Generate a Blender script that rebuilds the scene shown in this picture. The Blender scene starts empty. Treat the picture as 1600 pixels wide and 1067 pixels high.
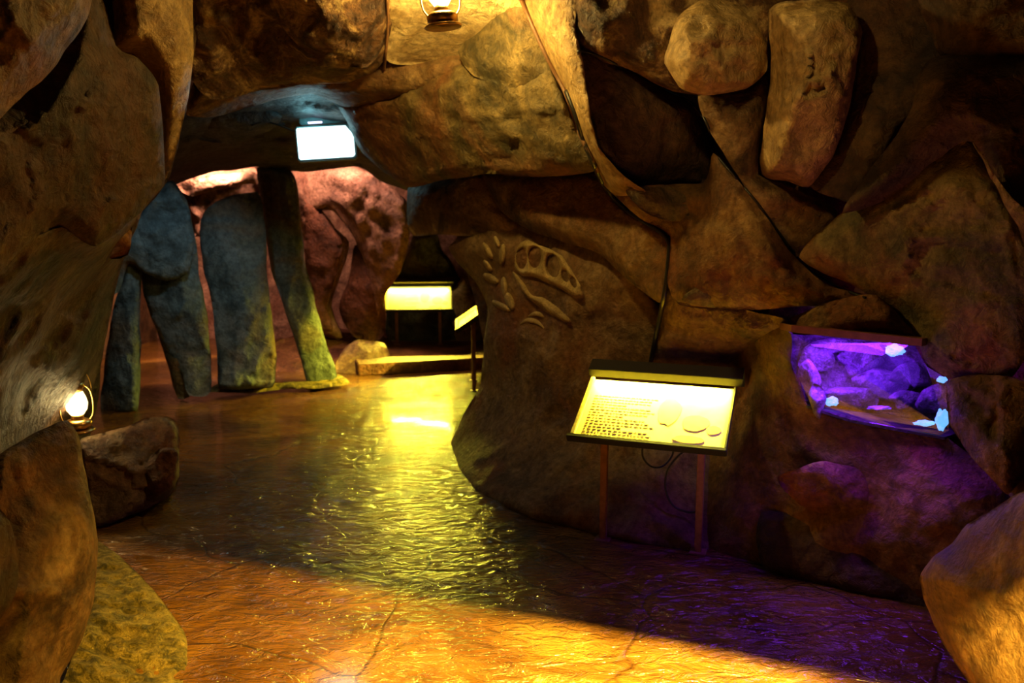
import bpy, bmesh, math, random
import numpy as np
from mathutils import Vector, Matrix, noise
from mathutils.geometry import delaunay_2d_cdt
from mathutils.bvhtree import BVHTree

S = bpy.context.scene
C = S.collection
PI = math.pi
# ------------------------------------------------------------------ camera
F = 1291.0
PITCH = math.radians(8.9)
CZ = 1.7
cd = bpy.data.cameras.new('camera'); cam = bpy.data.objects.new('camera', cd); C.objects.link(cam)
cd.sensor_width = 36.0; cd.lens = 36.0 * F / 1600.0; cd.clip_start = 0.02; cd.clip_end = 60
cam.location = (0, 0, CZ); cam.rotation_euler = (PI / 2 - PITCH, 0, 0)
cd.dof.use_dof = True; cd.dof.focus_distance = 3.1; cd.dof.aperture_fstop = 3.2
S.camera = cam
cP, sP = math.cos(PITCH), math.sin(PITCH)
# ------------------------------------------------------------------ colour management, world
S.view_settings.view_transform = 'Standard'
S.view_settings.look = 'None'
S.view_settings.gamma = 1.0
S.view_settings.exposure = -0.12
S.view_settings.use_curve_mapping = False
S.cycles.use_denoising = True
S.cycles.max_bounces = 6
S.cycles.sample_clamp_indirect = 4.0
S.cycles.caustics_reflective = False
S.cycles.caustics_refractive = False
W = bpy.data.worlds.new('world'); S.world = W; W.use_nodes = True
W.node_tree.nodes['Background'].inputs[0].default_value = (1.0, 0.55, 0.2, 1)
W.node_tree.nodes['Background'].inputs[1].default_value = 0.008

def ray(px, py):
    u = (px - 800) / F; v = (533.5 - py) / F
    return Vector((u, cP + v * sP, -sP + v * cP))
def P(px, py, Y):
    r = ray(px, py); return Vector((0, 0, CZ)) + r * (Y / r.y)
def FL(px, py, z=0.0):
    r = ray(px, py); return Vector((0, 0, CZ)) + r * ((z - CZ) / r.z)

# ------------------------------------------------------------------ lights of the place
def look(o, tgt):
    d = Vector(tgt) - o.location
    o.rotation_euler = d.to_track_quat('-Z', 'Y').to_euler()
def light(kind, loc, energy, color, tgt=None, name='light', **kw):
    l = bpy.data.lights.new(name, kind); l.energy = energy; l.color = color
    for k, v in kw.items(): setattr(l, k, v)
    o = bpy.data.objects.new(name, l); C.objects.link(o); o.location = loc
    if tgt is not None: look(o, tgt)
    return o
WARM = (1.0, 0.66, 0.20)
YEL = (1.0, 0.80, 0.06)
# path lamp on the ceiling behind the visitor: floor pool in front, cut off by an added unseen blocker
LAMP = Vector((0.75, 0.5, 2.7))
light('SPOT', LAMP, 5400, (1.0, 0.58, 0.07), (0.25, 2.8, 0), 'spot_lamp_path', spot_size=math.radians(64), spot_blend=1.0, shadow_soft_size=0.012)
# second narrow cone of the path lamp, then unseen warm lights over the rocks
light('SPOT', LAMP, 11000, (1.0, 0.72, 0.12), (0.58, 2.85, 0), 'spot_lamp_path', spot_size=math.radians(22), spot_blend=1.0, shadow_soft_size=0.012)
light('POINT', (0.35, 0.9, 2.75), 5, WARM, None, 'unseen_house_light', shadow_soft_size=0.06)  # dim unseen fill added to lift the dark rocks
light('SPOT', (0.15, 2.35, 2.95), 46, WARM, P(1200, 60, 3.7), 'unseen_house_light', spot_size=math.radians(50), spot_blend=0.7, shadow_soft_size=0.04)
light('POINT', (-0.55, -0.4, 2.2), 4, WARM, None, 'entrance_fill', shadow_soft_size=0.15)  # another unseen fill added behind the camera, no fixture
# upper hurricane lantern
LANT = P(693, 44, 4.0) + Vector((0, 0, .158))
light('POINT', LANT + Vector((0, 0, 0.0)), 120, (1.0, 0.66, 0.16), None, 'lantern_flame_light', shadow_soft_size=0.05)
# cyan floodlight box in the tunnel
CY = P(509, 222, 6.5)
light('POINT', CY + Vector((-.1, -.12, 0.12)), 1.8, (0.25, 0.85, 1.0), None, 'flood_light_spill', shadow_soft_size=0.05)
light('AREA', CY + Vector((0, -.10, 0)), 4, (0.45, 0.9, 1.0), CY + Vector((-.9, -1.4, -1.1)), 'flood_light_beam', size=0.3)
light('SPOT', P(330, 172, 6.1), 32, (0.62, 0.88, 1.0), P(300, 470, 7.4), 'pillar_fill_spot', spot_size=math.radians(60), spot_blend=0.8, shadow_soft_size=0.04)  # unseen cool spot added to brighten the pillars
# pink-orange lights in the chamber behind the pillars
light('SPOT', P(330, 238, 8.55), 190, (1.0, 0.50, 0.30), P(330, 400, 10.6), spot_size=math.radians(150), name= 'chamber_lamp', shadow_soft_size=0.08)
light('SPOT', P(520, 225, 8.7), 80, (1.0, 0.50, 0.32), P(540, 430, 10.0), spot_size=math.radians(150), name= 'chamber_lamp', shadow_soft_size=0.08)
# yellow ceiling spots over the corridor
light('SPOT', P(240, 420, 9.0), 170, (1.0, 0.5, 0.30), P(240, 400, 11.0), 'chamber_lamp', spot_size=math.radians(150), shadow_soft_size=0.1)
light('SPOT', P(640, 250, 6.6), 700, (1.0, 0.72, 0.03), FL(510, 590), 'spot_lamp_corridor', spot_size=math.radians(20), spot_blend=0.35, shadow_soft_size=0.02)
light('SPOT', P(600, 240, 6.2), 80, (1.0, 0.50, 0.05), FL(430, 660), 'spot_lamp_corridor', spot_size=math.radians(62), spot_blend=0.6, shadow_soft_size=0.05)
# violet tube in the mineral niche
light('AREA', P(1345, 560, 3.72) + Vector((0, 0, 0.1)), 24.0, (0.22, 0.02, 1.0), P(1350, 625, 3.75), 'violet_tube_light', size=0.45)
light('POINT', P(1340, 625, 3.33) + Vector((-.02, -.10, 0)), 1.8, (0.16, 0.02, 1.0), None, 'violet_spill', shadow_soft_size=0.1)

# ------------------------------------------------------------------ node helpers, materials
def newmat(name):
    m = bpy.data.materials.new(name); m.use_nodes = True
    nt = m.node_tree; b = nt.nodes['Principled BSDF']; return m, nt, b
def N(nt, t, **kw):
    n = nt.nodes.new(t)
    for k, v in kw.items():
        if k in n.inputs.keys(): n.inputs[k].default_value = v
        else: setattr(n, k, v)
    return n
def ramp(nt, stops):
    r = nt.nodes.new('ShaderNodeValToRGB'); e = r.color_ramp.elements
    e[0].position, e[0].color = stops[0][0], (*stops[0][1], 1)
    e[1].position, e[1].color = stops[-1][0], (*stops[-1][1], 1)
    for p, c in stops[1:-1]:
        x = e.new(p); x.color = (*c, 1)
    return r
def rock_mat(name, dark, mid, light_, accent=None, rough=0.62, scale=1.0, bump=0.5, fine=1.0, spec=0.35):
    m, nt, b = newmat(name); L = nt.links
    tc = N(nt, 'ShaderNodeTexCoord')
    n1 = N(nt, 'ShaderNodeTexNoise', Scale=2.9 * scale, Detail=8.0, Roughness=0.68, Distortion=0.8)
    L.new(tc.outputs['Object'], n1.inputs['Vector'])
    r1 = ramp(nt, [(0.38, dark), (0.50, mid), (0.62, light_)])
    L.new(n1.outputs['Fac'], r1.inputs['Fac'])
    out = r1.outputs['Color']
    if accent:
        n2 = N(nt, 'ShaderNodeTexNoise', Scale=1.5 * scale, Detail=4.0, Distortion=1.2)
        mp = N(nt, 'ShaderNodeMapping'); mp.inputs['Location'].default_value = (3.1, 7.7, 1.3)
        L.new(tc.outputs['Object'], mp.inputs['Vector']); L.new(mp.outputs[0], n2.inputs['Vector'])
        r2 = ramp(nt, [(0.50, (0, 0, 0)), (0.66, (1, 1, 1))]); L.new(n2.outputs['Fac'], r2.inputs['Fac'])
        mx = N(nt, 'ShaderNodeMix', data_type='RGBA'); L.new(r2.outputs['Color'], mx.inputs[0])
        L.new(out, mx.inputs[6]); mx.inputs[7].default_value = (*accent, 1); out = mx.outputs[2]
    n4 = N(nt, 'ShaderNodeTexNoise', Scale=28 * scale, Detail=5.0, Roughness=0.7)
    L.new(tc.outputs['Object'], n4.inputs['Vector'])
    r4 = ramp(nt, [(0.32, (0.35, 0.35, 0.35)), (0.68, (1.25, 1.25, 1.25))]); L.new(n4.outputs['Fac'], r4.inputs['Fac'])
    mm = N(nt, 'ShaderNodeMix', data_type='RGBA', blend_type='MULTIPLY'); mm.inputs[0].default_value = 0.8
    L.new(out, mm.inputs[6]); L.new(r4.outputs['Color'], mm.inputs[7])
    L.new(mm.outputs[2], b.inputs['Base Color'])
    n3 = N(nt, 'ShaderNodeTexNoise', Scale=17 * scale, Detail=7.0, Roughness=0.62, Distortion=0.4)
    L.new(tc.outputs['Object'], n3.inputs['Vector'])
    bp = N(nt, 'ShaderNodeBump', Strength=min(1, bump * 1.6), Distance=0.04 * fine)
    L.new(n3.outputs['Fac'], bp.inputs['Height']); L.new(bp.outputs[0], b.inputs['Normal'])
    b.inputs['Roughness'].default_value = rough
    b.inputs['Specular IOR Level'].default_value = spec
    return m
M = {}
M['brown'] = rock_mat('rock_brown', (0.04, 0.019, 0.007), (0.16, 0.088, 0.032), (0.32, 0.20, 0.08), (0.18, 0.075, 0.022))
M['ochre'] = rock_mat('rock_ochre', (0.22, 0.12, 0.04), (0.42, 0.27, 0.10), (0.56, 0.38, 0.16), rough=0.45, spec=0.5)
M['sand_glow'] = rock_mat('rock_sand_glow', (0.36, 0.24, 0.09), (0.55, 0.40, 0.18), (0.66, 0.50, 0.24), rough=0.5)  # sandy rock, made paler to carry the lantern glow in its colour
M['rust'] = rock_mat('rock_rust', (0.08, 0.036, 0.010), (0.18, 0.088, 0.026), (0.30, 0.17, 0.05), (0.22, 0.075, 0.02))
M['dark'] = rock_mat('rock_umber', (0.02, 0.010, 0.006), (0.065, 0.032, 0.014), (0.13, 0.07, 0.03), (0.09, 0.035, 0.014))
M['mottled'] = rock_mat('rock_mottled', (0.03, 0.013, 0.006), (0.12, 0.055, 0.02), (0.45, 0.30, 0.12), None, scale=1.7, rough=0.5)
M['olive'] = rock_mat('rock_olive', (0.05, 0.04, 0.015), (0.14, 0.10, 0.036), (0.26, 0.18, 0.065), (0.22, 0.09, 0.03))
M['pier'] = rock_mat('rock_grey_brown', (0.10, 0.055, 0.025), (0.20, 0.12, 0.055), (0.30, 0.20, 0.10), (0.20, 0.08, 0.035))
M['teal'] = rock_mat('rock_teal', (0.04, 0.06, 0.065), (0.095, 0.13, 0.135), (0.16, 0.19, 0.19), (0.17, 0.12, 0.07), scale=0.9)
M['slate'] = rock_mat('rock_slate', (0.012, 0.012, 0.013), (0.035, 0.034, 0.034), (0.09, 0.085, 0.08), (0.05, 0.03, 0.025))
M['pink'] = rock_mat('rock_pink', (0.12, 0.06, 0.045), (0.32, 0.18, 0.13), (0.50, 0.30, 0.22), (0.18, 0.08, 0.055), scale=1.1)
M['redbrown'] = rock_mat('rock_red_brown', (0.07, 0.025, 0.015), (0.15, 0.055, 0.032), (0.24, 0.10, 0.06))
M['moss_lit'] = rock_mat('rubble_moss_lit', (0.07, 0.055, 0.010), (0.24, 0.18, 0.035), (0.45, 0.33, 0.08), scale=5, bump=1.0)  # moss and gravel tone with yellow lamplight put into the colour
M['violetrock'] = rock_mat('niche_rock', (0.12, 0.12, 0.14), (0.35, 0.33, 0.40), (0.6, 0.55, 0.65), scale=3.0)
M['bone'] = rock_mat('fossil_bone', (0.30, 0.20, 0.07), (0.44, 0.31, 0.12), (0.55, 0.40, 0.17), scale=4, bump=0.3)

def simple(name, col, rough=0.5, metal=0.0, emit=None, es=0.0, spec=0.5, noise_amt=0.25, bump=0.08):
    m, nt, b = newmat(name); L = nt.links
    tc = N(nt, 'ShaderNodeTexCoord'); n1 = N(nt, 'ShaderNodeTexNoise', Scale=35.0, Detail=4.0)
    L.new(tc.outputs['Object'], n1.inputs['Vector'])
    a = tuple(c * (1 - noise_amt) for c in col); c2 = tuple(min(1, c * (1 + noise_amt)) for c in col)
    r = ramp(nt, [(0.3, a), (0.7, c2)]); L.new(n1.outputs['Fac'], r.inputs['Fac'])
    L.new(r.outputs['Color'], b.inputs['Base Color'])
    bp = N(nt, 'ShaderNodeBump', Strength=bump, Distance=0.004); L.new(n1.outputs['Fac'], bp.inputs['Height']); L.new(bp.outputs[0], b.inputs['Normal'])
    b.inputs['Roughness'].default_value = rough; b.inputs['Metallic'].default_value = metal
    b.inputs['Specular IOR Level'].default_value = spec
    if emit: b.inputs['Emission Color'].default_value = (*emit, 1); b.inputs['Emission Strength'].default_value = es
    return m
M['frame'] = simple('black_frame', (0.009, 0.008, 0.006), 0.5)
M['post'] = simple('rusty_post', (0.26, 0.11, 0.06), 0.6)
M['cable'] = simple('black_cable', (0.012, 0.010, 0.008), 0.4)
M['conduit'] = simple('brown_conduit', (0.16, 0.075, 0.03), 0.5)
M['brass'] = simple('brass', (0.55, 0.33, 0.10), 0.32, 1.0)
M['flame'] = simple('flame', (1, 0.8, 0.4), 0.5, 0, (1.0, 0.78, 0.36), 60)
M['tube'] = simple('light_tube', (1, 1, 0.8), 0.5, 0, (1.0, 0.86, 0.25), 22)
M['flood'] = simple('flood_face', (0.8, 1, 1), 0.5, 0, (0.62, 0.97, 1.0), 4.0)
M['floodbody'] = simple('flood_body', (0.10, 0.14, 0.14), 0.5, 0.3)
M['slot'] = simple('lamp_slot', (0.8, 0.7, 1), 0.5, 0, (0.75, 0.6, 1.0), 3.5)
M['mineral'] = simple('glowing_mineral', (0.3, 0.7, 0.8), 0.6, 0, (0.13, 0.50, 1.0), 1.25, noise_amt=0.5)
M['palemineral'] = simple('pale_mineral', (0.6, 0.6, 0.8), 0.35)
M['ledge'] = simple('red_brown_ledge', (0.16, 0.05, 0.025), 0.6)

def sheet_mat():
    m, nt, b = newmat('printed_sheet'); L = nt.links
    tc = N(nt, 'ShaderNodeTexCoord'); n = N(nt, 'ShaderNodeTexNoise', Scale=14.0, Detail=5.0)
    L.new(tc.outputs['Object'], n.inputs['Vector'])
    r = ramp(nt, [(0.3, (0.80, 0.66, 0.18)), (0.7, (0.86, 0.76, 0.26))]); L.new(n.outputs['Fac'], r.inputs['Fac'])
    L.new(r.outputs['Color'], b.inputs['Base Color']); b.inputs['Roughness'].default_value = 0.5
    return m
M['sheet'] = sheet_mat()
M['ink'] = simple('ink', (0.16, 0.10, 0.02), 0.6)
M['picture'] = simple('printed_picture', (0.62, 0.42, 0.06), 0.5, noise_amt=0.35)
M['rail'] = simple('rail', (0.75, 0.62, 0.22), 0.3)

def glass_mat(name='pane_glass', tint=(1, 1, 1)):
    m, nt, b = newmat(name)
    b.inputs['Base Color'].default_value = (*tint, 1); b.inputs['Roughness'].default_value = 0.02
    b.inputs['Transmission Weight'].default_value = 1.0; b.inputs['IOR'].default_value = 1.12
    return m
M['glass'] = glass_mat()
def thin_glass(name='clear_glass', glow=0.0):
    m, nt, b = newmat(name); o = nt.nodes['Material Output']
    tr = N(nt, 'ShaderNodeBsdfTransparent'); gl = N(nt, 'ShaderNodeBsdfGlossy', Roughness=0.05); mx = N(nt, 'ShaderNodeMixShader'); mx.inputs[0].default_value = 0.06
    nt.links.new(tr.outputs[0], mx.inputs[1]); nt.links.new(gl.outputs[0], mx.inputs[2]); nt.links.new(mx.outputs[0], o.inputs[0])
    if glow:
        em = N(nt, 'ShaderNodeEmission', Strength=glow); em.inputs[0].default_value = (1.0, 0.74, 0.30, 1); ad = N(nt, 'ShaderNodeAddShader')
        nt.links.new(mx.outputs[0], ad.inputs[0]); nt.links.new(em.outputs[0], ad.inputs[1]); nt.links.new(ad.outputs[0], o.inputs[0])
    nt.nodes.remove(b); return m
M['glass'] = thin_glass()
M['globe'] = thin_glass('lit_globe_glass', 1.6)

def floor_mat():
    m, nt, b = newmat('wet_stamped_floor'); L = nt.links
    tc = N(nt, 'ShaderNodeTexCoord')
    n1 = N(nt, 'ShaderNodeTexNoise', Scale=1.4, Detail=8.0, Roughness=0.62, Distortion=0.8)
    L.new(tc.outputs['Object'], n1.inputs['Vector'])
    r1 = ramp(nt, [(0.32, (0.05, 0.021, 0.005)), (0.5, (0.135, 0.058, 0.010)), (0.66, (0.23, 0.115, 0.022))])
    L.new(n1.outputs['Fac'], r1.inputs['Fac'])
    # slate-stamp creases
    n2 = N(nt, 'ShaderNodeTexNoise', Scale=1.1, Detail=3.0, Roughness=0.5)
    L.new(tc.outputs['Object'], n2.inputs['Vector'])
    mixv = N(nt, 'ShaderNodeMix', data_type='RGBA'); mixv.inputs[0].default_value = 0.35
    L.new(tc.outputs['Object'], mixv.inputs[6]); L.new(n2.outputs['Color'], mixv.inputs[7])
    vo = N(nt, 'ShaderNodeTexVoronoi', feature='DISTANCE_TO_EDGE', Scale=1.7)
    L.new(mixv.outputs[2], vo.inputs['Vector'])
    cr = ramp(nt, [(0.0, (0.15, 0.15, 0.15)), (0.012, (1, 1, 1))]); L.new(vo.outputs['Distance'], cr.inputs['Fac'])
    mp = N(nt, 'ShaderNodeMapping'); mp.inputs['Scale'].default_value = (1.0, 1.9, 1.0); mp.inputs['Rotation'].default_value = (0, 0, 0.15)
    L.new(tc.outputs['Object'], mp.inputs['Vector'])
    n3 = N(nt, 'ShaderNodeTexNoise', Scale=8.0, Detail=4.0, Roughness=0.6, Distortion=1.2)
    L.new(mp.outputs[0], n3.inputs['Vector'])
    mul = N(nt, 'ShaderNodeMix', data_type='RGBA', blend_type='MULTIPLY'); mul.inputs[0].default_value = 0.6
    L.new(r1.outputs['Color'], mul.inputs[6]); L.new(cr.outputs['Color'], mul.inputs[7])
    L.new(mul.outputs[2], b.inputs['Base Color'])
    bp0 = N(nt, 'ShaderNodeBump', Strength=0.35, Distance=0.02); L.new(cr.outputs['Color'], bp0.inputs['Height'])
    bp = N(nt, 'ShaderNodeBump', Strength=0.75, Distance=0.05); L.new(n3.outputs['Fac'], bp.inputs['Height'])
    L.new(bp0.outputs[0], bp.inputs['Normal']); L.new(bp.outputs[0], b.inputs['Normal'])
    b.inputs['Roughness'].default_value = 0.17
    b.inputs['Specular IOR Level'].default_value = 0.6
    b.inputs['Coat Weight'].default_value = 0.3; b.inputs['Coat Roughness'].default_value = 0.1
    return m
M['floor'] = floor_mat()

# ------------------------------------------------------------------ object helpers
def tag(o, label=None, cat=None, group=None, kind=None):
    if label: o['label'] = label
    if cat: o['category'] = cat
    if group: o['group'] = group
    if kind: o['kind'] = kind
    return o
def empty(name, loc, rz=0.0):
    o = bpy.data.objects.new(name, None); C.objects.link(o); o.location = loc; o.rotation_euler = (0, 0, rz)
    o.empty_display_size = 0.1
    return o
def link(name, me, mats, parent=None, smooth=True, loc=None):
    for m in (mats if isinstance(mats, (list, tuple)) else [mats]): me.materials.append(m)
    if smooth: me.polygons.foreach_set('use_smooth', [True] * len(me.polygons))
    o = bpy.data.objects.new(name, me); C.objects.link(o)
    if parent: o.parent = parent
    if loc is not None: o.location = loc
    return o
def from_bm(name, bm, mats, parent=None, smooth=False, loc=None):
    me = bpy.data.meshes.new(name); bmesh.ops.recalc_face_normals(bm, faces=bm.faces); bm.to_mesh(me); bm.free()
    return link(name, me, mats, parent, smooth, loc)
def box(bm, c, s, rot=None, bev=0.0):
    r = bmesh.ops.create_cube(bm, size=1.0); vs = r['verts']
    for v in vs: v.co = Vector((v.co.x * s[0], v.co.y * s[1], v.co.z * s[2]))
    if bev:
        es = list({e for v in vs for e in v.link_edges})
        rr = bmesh.ops.bevel(bm, geom=es, offset=bev, segments=2, affect='EDGES')
        vs = list({v for f in rr['faces'] for v in f.verts} | {v for v in vs if v.is_valid})
    if rot is not None: bmesh.ops.rotate(bm, verts=vs, cent=(0, 0, 0), matrix=rot)
    bmesh.ops.translate(bm, verts=vs, vec=Vector(c))
    return vs
def tube(bm, pts, rad, seg=8, closed=False):
    pts = [Vector(p) for p in pts]; n = len(pts)
    rads = rad if isinstance(rad, (list, tuple)) else [rad] * n
    rings = []; up = Vector((0, 0, 1)); prev = None
    for i, p in enumerate(pts):
        a = pts[(i - 1) % n] if (closed or i > 0) else p
        b_ = pts[(i + 1) % n] if (closed or i < n - 1) else p
        t = (b_ - a).normalized()
        if prev is None:
            q = t.cross(up)
            if q.length < 1e-3: q = t.cross(Vector((1, 0, 0)))
            q.normalize()
        else:
            q = (prev - t * prev.dot(t)).normalized()
        prev = q; w = t.cross(q)
        rings.append([bm.verts.new(p + (q * math.cos(2 * PI * k / seg) + w * math.sin(2 * PI * k / seg)) * rads[i]) for k in range(seg)])
    m = n if closed else n - 1
    for i in range(m):
        A, B = rings[i], rings[(i + 1) % n]
        for k in range(seg): bm.faces.new((A[k], A[(k + 1) % seg], B[(k + 1) % seg], B[k]))
    if not closed: bm.faces.new(rings[0][::-1]); bm.faces.new(rings[-1])
def lathe(bm, prof, seg=24):
    rings = [[bm.verts.new((r * math.cos(2 * PI * k / seg), r * math.sin(2 * PI * k / seg), z)) for k in range(seg)] for r, z in prof]
    for A, B in zip(rings, rings[1:]):
        for k in range(seg): bm.faces.new((A[k], A[(k + 1) % seg], B[(k + 1) % seg], B[k]))
    if prof[0][0] > 1e-4: bm.faces.new(rings[0][::-1])
    if prof[-1][0] > 1e-4: bm.faces.new(rings[-1])
def spline(pts, n=6):
    pts = [Vector(p) for p in pts]; out = []
    for i in range(len(pts) - 1):
        p0 = pts[max(i - 1, 0)]; p1 = pts[i]; p2 = pts[i + 1]; p3 = pts[min(i + 2, len(pts) - 1)]
        for k in range(n):
            t = k / n
            out.append(0.5 * ((2 * p1) + (-p0 + p2) * t + (2 * p0 - 5 * p1 + 4 * p2 - p3) * t * t + (-p0 + 3 * p1 - 3 * p2 + p3) * t ** 3))
    out.append(pts[-1]); return out

# ------------------------------------------------------------------ sculpted rock: every rock is a closed volume with its own distance and thickness
def mvc(poly, vals, pts):
    p = poly[None, :, :] - pts[:, None, :]
    r = np.linalg.norm(p, axis=2) + 1e-9
    q = np.roll(p, -1, axis=1); rq = np.roll(r, -1, axis=1)
    dot = (p * q).sum(2); crs = p[:, :, 0] * q[:, :, 1] - p[:, :, 1] * q[:, :, 0]
    t = (r * rq - dot) / np.where(np.abs(crs) < 1e-9, 1e-9, crs)
    w = (t + np.roll(t, 1, axis=1)) / r
    return (w * vals[None, :]).sum(1) / w.sum(1)
def segdist(poly, pts):
    d = np.full(len(pts), 1e9)
    for a, b in zip(poly, np.roll(poly, -1, axis=0)):
        ab = b - a; t = np.clip(((pts - a) @ ab) / (ab @ ab + 1e-12), 0, 1)
        d = np.minimum(d, np.linalg.norm(pts - (a + t[:, None] * ab), axis=1))
    return d
def inside(poly, pts):
    c = np.zeros(len(pts), bool)
    for a, b in zip(poly, np.roll(poly, -1, axis=0)):
        k = ((a[1] > pts[:, 1]) != (b[1] > pts[:, 1])) & (pts[:, 0] < (b[0] - a[0]) * (pts[:, 1] - a[1]) / (b[1] - a[1] + 1e-12) + a[0])
        c ^= k
    return c
class Rock:
    def __init__(s, hard=True): s.hard = hard; s.v = []; s.f = []; s.m = []; s.mats = []
    def piece(s, mat, poly, thick=0.15, r=0.25, back=0.45, res=7.0, amp=0.05, facets=5, seed=1, holes=(), wob=3.0, sheet=False, freq=1.0, hard=False):
        if mat not in s.mats: s.mats.append(mat)
        mi = s.mats.index(mat); rnd = random.Random(seed * 7919 + len(poly))
        base = np.array([(a, b) for a, b, c in poly], float); dep = np.array([c for a, b, c in poly], float)
        # resample the outline with a smooth spline
        out = []
        n = len(base)
        for i in range(n):
            p0, p1, p2, p3 = base[i - 1], base[i], base[(i + 1) % n], base[(i + 2) % n]
            L_ = np.linalg.norm(p2 - p1); k = max(1, int(L_ / (res * 1.3)))
            for j in range(k):
                t = j / k
                cr = 0.5 * (2 * p1 + (-p0 + p2) * t + (2 * p0 - 5 * p1 + 4 * p2 - p3) * t * t + (-p0 + 3 * p1 - 3 * p2 + p3) * t ** 3)
                ln = p1 + (p2 - p1) * t; q = 0.6 * cr + 0.4 * ln
                if wob:
                    q = q + np.array([noise.noise(Vector((q[0] * .03, q[1] * .03, seed))), noise.noise(Vector((q[0] * .03, q[1] * .03, seed + 9.5)))]) * wob
                out.append(q)
        out = np.array(out)
        lo, hi = out.min(0), out.max(0)
        gx, gy = np.meshgrid(np.arange(lo[0], hi[0], res), np.arange(lo[1], hi[1], res * 0.87))
        gx = gx + (np.arange(gx.shape[0]) % 2)[:, None] * res * 0.5
        g = np.stack([gx.ravel(), gy.ravel()], 1)
        g = g[inside(out, g)]; g = g[segdist(out, g) > res * 0.5]
        hs = []
        for h in holes:
            h = np.array(h, float); hh = []
            for a, b in zip(h, np.roll(h, -1, axis=0)):
                k = max(1, int(np.linalg.norm(b - a) / res))
                hh += [a + (b - a) * j / k for j in range(k)]
            hh = np.array(hh); hs.append(hh); g = g[~inside(hh, g)]; g = g[segdist(hh, g) > res * 0.5]
        allp = [Vector(q) for q in out]; faces = [list(range(len(out)))]
        for hh in hs:
            k0 = len(allp); allp += [Vector(q) for q in hh]
        edges = []
        k0 = len(out)
        for hh in hs:
            edges += [(k0 + j, k0 + (j + 1) % len(hh)) for j in range(len(hh))]; k0 += len(hh)
        allp += [Vector(q) for q in g]
        vv, ee, ff, _, _, _ = delaunay_2d_cdt(allp, edges, faces, 1, 1e-4)
        pts = np.array([(q[0], q[1]) for q in vv])
        tris = [t for t in ff if len(t) == 3]
        if hs:
            cen = np.array([pts[list(t)].mean(0) for t in tris]); keep = np.ones(len(tris), bool)
            for hh in hs: keep &= ~inside(hh, cen)
            tris = [t for t, k in zip(tris, keep) if k]
        inner = np.clip(pts, lo + .01, hi - .01)
        d = segdist(out, pts)
        for hh in hs: d = np.minimum(d, segdist(hh, pts))
        Y = mvc(base, dep, pts + 1e-3)
        Y = np.clip(Y, dep.min() - .1, dep.max() + .1)
        dm = d * Y / F
        if sheet: e = np.ones(len(pts))
        else:
            t = np.clip(dm / r, 0, 1); e = np.clip(1 - (1 - t) ** 2, 0, 1) ** (0.5 if (hard or s.hard) else 1.0)
        h = thick * e if not sheet else np.zeros(len(pts))
        if facets and not sheet:
            c0 = (lo + hi) / 2; half = (hi - lo) / 2
            un = (pts - c0) / half
            for k in range(facets):
                an = rnd.uniform(0, 2 * PI); sl = rnd.uniform(0.35, 1.1); off = rnd.uniform(0.55, 1.0)
                pl = thick * (off - sl * 0.75 * np.maximum(-.2, (un[:, 0] * math.cos(an) + un[:, 1] * math.sin(an))))
                x = np.clip((pl - h) / (0.18 * thick + 1e-6), -1, 1)       # soft minimum keeps the ridges a little worn
                h = np.where(x >= 1, h, np.where(x <= -1, pl, (h + pl) / 2 - 0.09 * thick * (1 + 0 * x) * (1 - x * x) * .5 - (pl - h) * 0))
        # noise relief in world space
        W3 = [P(a, b, y) for (a, b), y in zip(pts, Y)]
        nz = np.empty(len(pts))
        for i, w in enumerate(W3):
            q = w * freq
            a = noise.noise(q * 1.7 + Vector((seed, 0, 0)))
            a2 = 1 - abs(noise.noise(q * 3.4 + Vector((0, seed, 4)))) * 2
            b_ = noise.noise(q * 8.0); c_ = noise.noise(q * 19.0)
            nz[i] = a * 1.3 + a2 * 0.6 - .3 + b_ * 0.5 + c_ * 0.2
        h = h + nz * amp * np.clip(e, 0.25 if not sheet else 1, 1)
        front = Y - h
        bk = Y + (0.1 if sheet else 0) + back * (np.ones(len(pts)) if sheet else e)
        o0 = len(s.v); n_ = len(pts)
        s.v += [P(a, b, y) for (a, b), y in zip(pts, front)]
        s.v += [P(a, b, y) for (a, b), y in zip(pts, bk)]
        cnt = {}
        for t in tris:
            for a, b in ((t[0], t[1]), (t[1], t[2]), (t[2], t[0])): cnt[(a, b)] = 1
            s.f.append((o0 + t[0], o0 + t[1], o0 + t[2])); s.f.append((o0 + n_ + t[2], o0 + n_ + t[1], o0 + n_ + t[0])); s.m += [mi, mi]
        for (a, b) in cnt:
            if (b, a) not in cnt:
                s.f.append((o0 + b, o0 + a, o0 + n_ + a, o0 + n_ + b)); s.m.append(mi)
        return s
    def build(s, name, parent=None, origin=None):
        me = bpy.data.meshes.new(name); o_ = Vector(origin) if origin is not None else Vector((0, 0, 0))
        me.from_pydata([v - o_ for v in s.v], [], s.f); me.update()
        mats = [M[k] for k in s.mats]
        o = link(name, me, mats, parent, True, None if origin is None else o_)
        me.polygons.foreach_set('material_index', s.m)
        bm = bmesh.new(); bm.from_mesh(me); bmesh.ops.recalc_face_normals(bm, faces=bm.faces); bm.to_mesh(me); bm.free()
        return o
def Z(poly, ds):     # outline + depths (one per vertex, or a constant)
    if not isinstance(ds, (list, tuple)): ds = [ds] * len(poly)
    return [(a, b, d) for (a, b), d in zip(poly, ds)]
def ZL(poly, a):     # depth as a linear function of (px,py): a = (d at 800,533 , per 100 px x, per 100 px y)
    return [(x, y, a[0] + a[1] * (x - 800) / 100 + a[2] * (y - 533) / 100) for x, y in poly]

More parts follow.
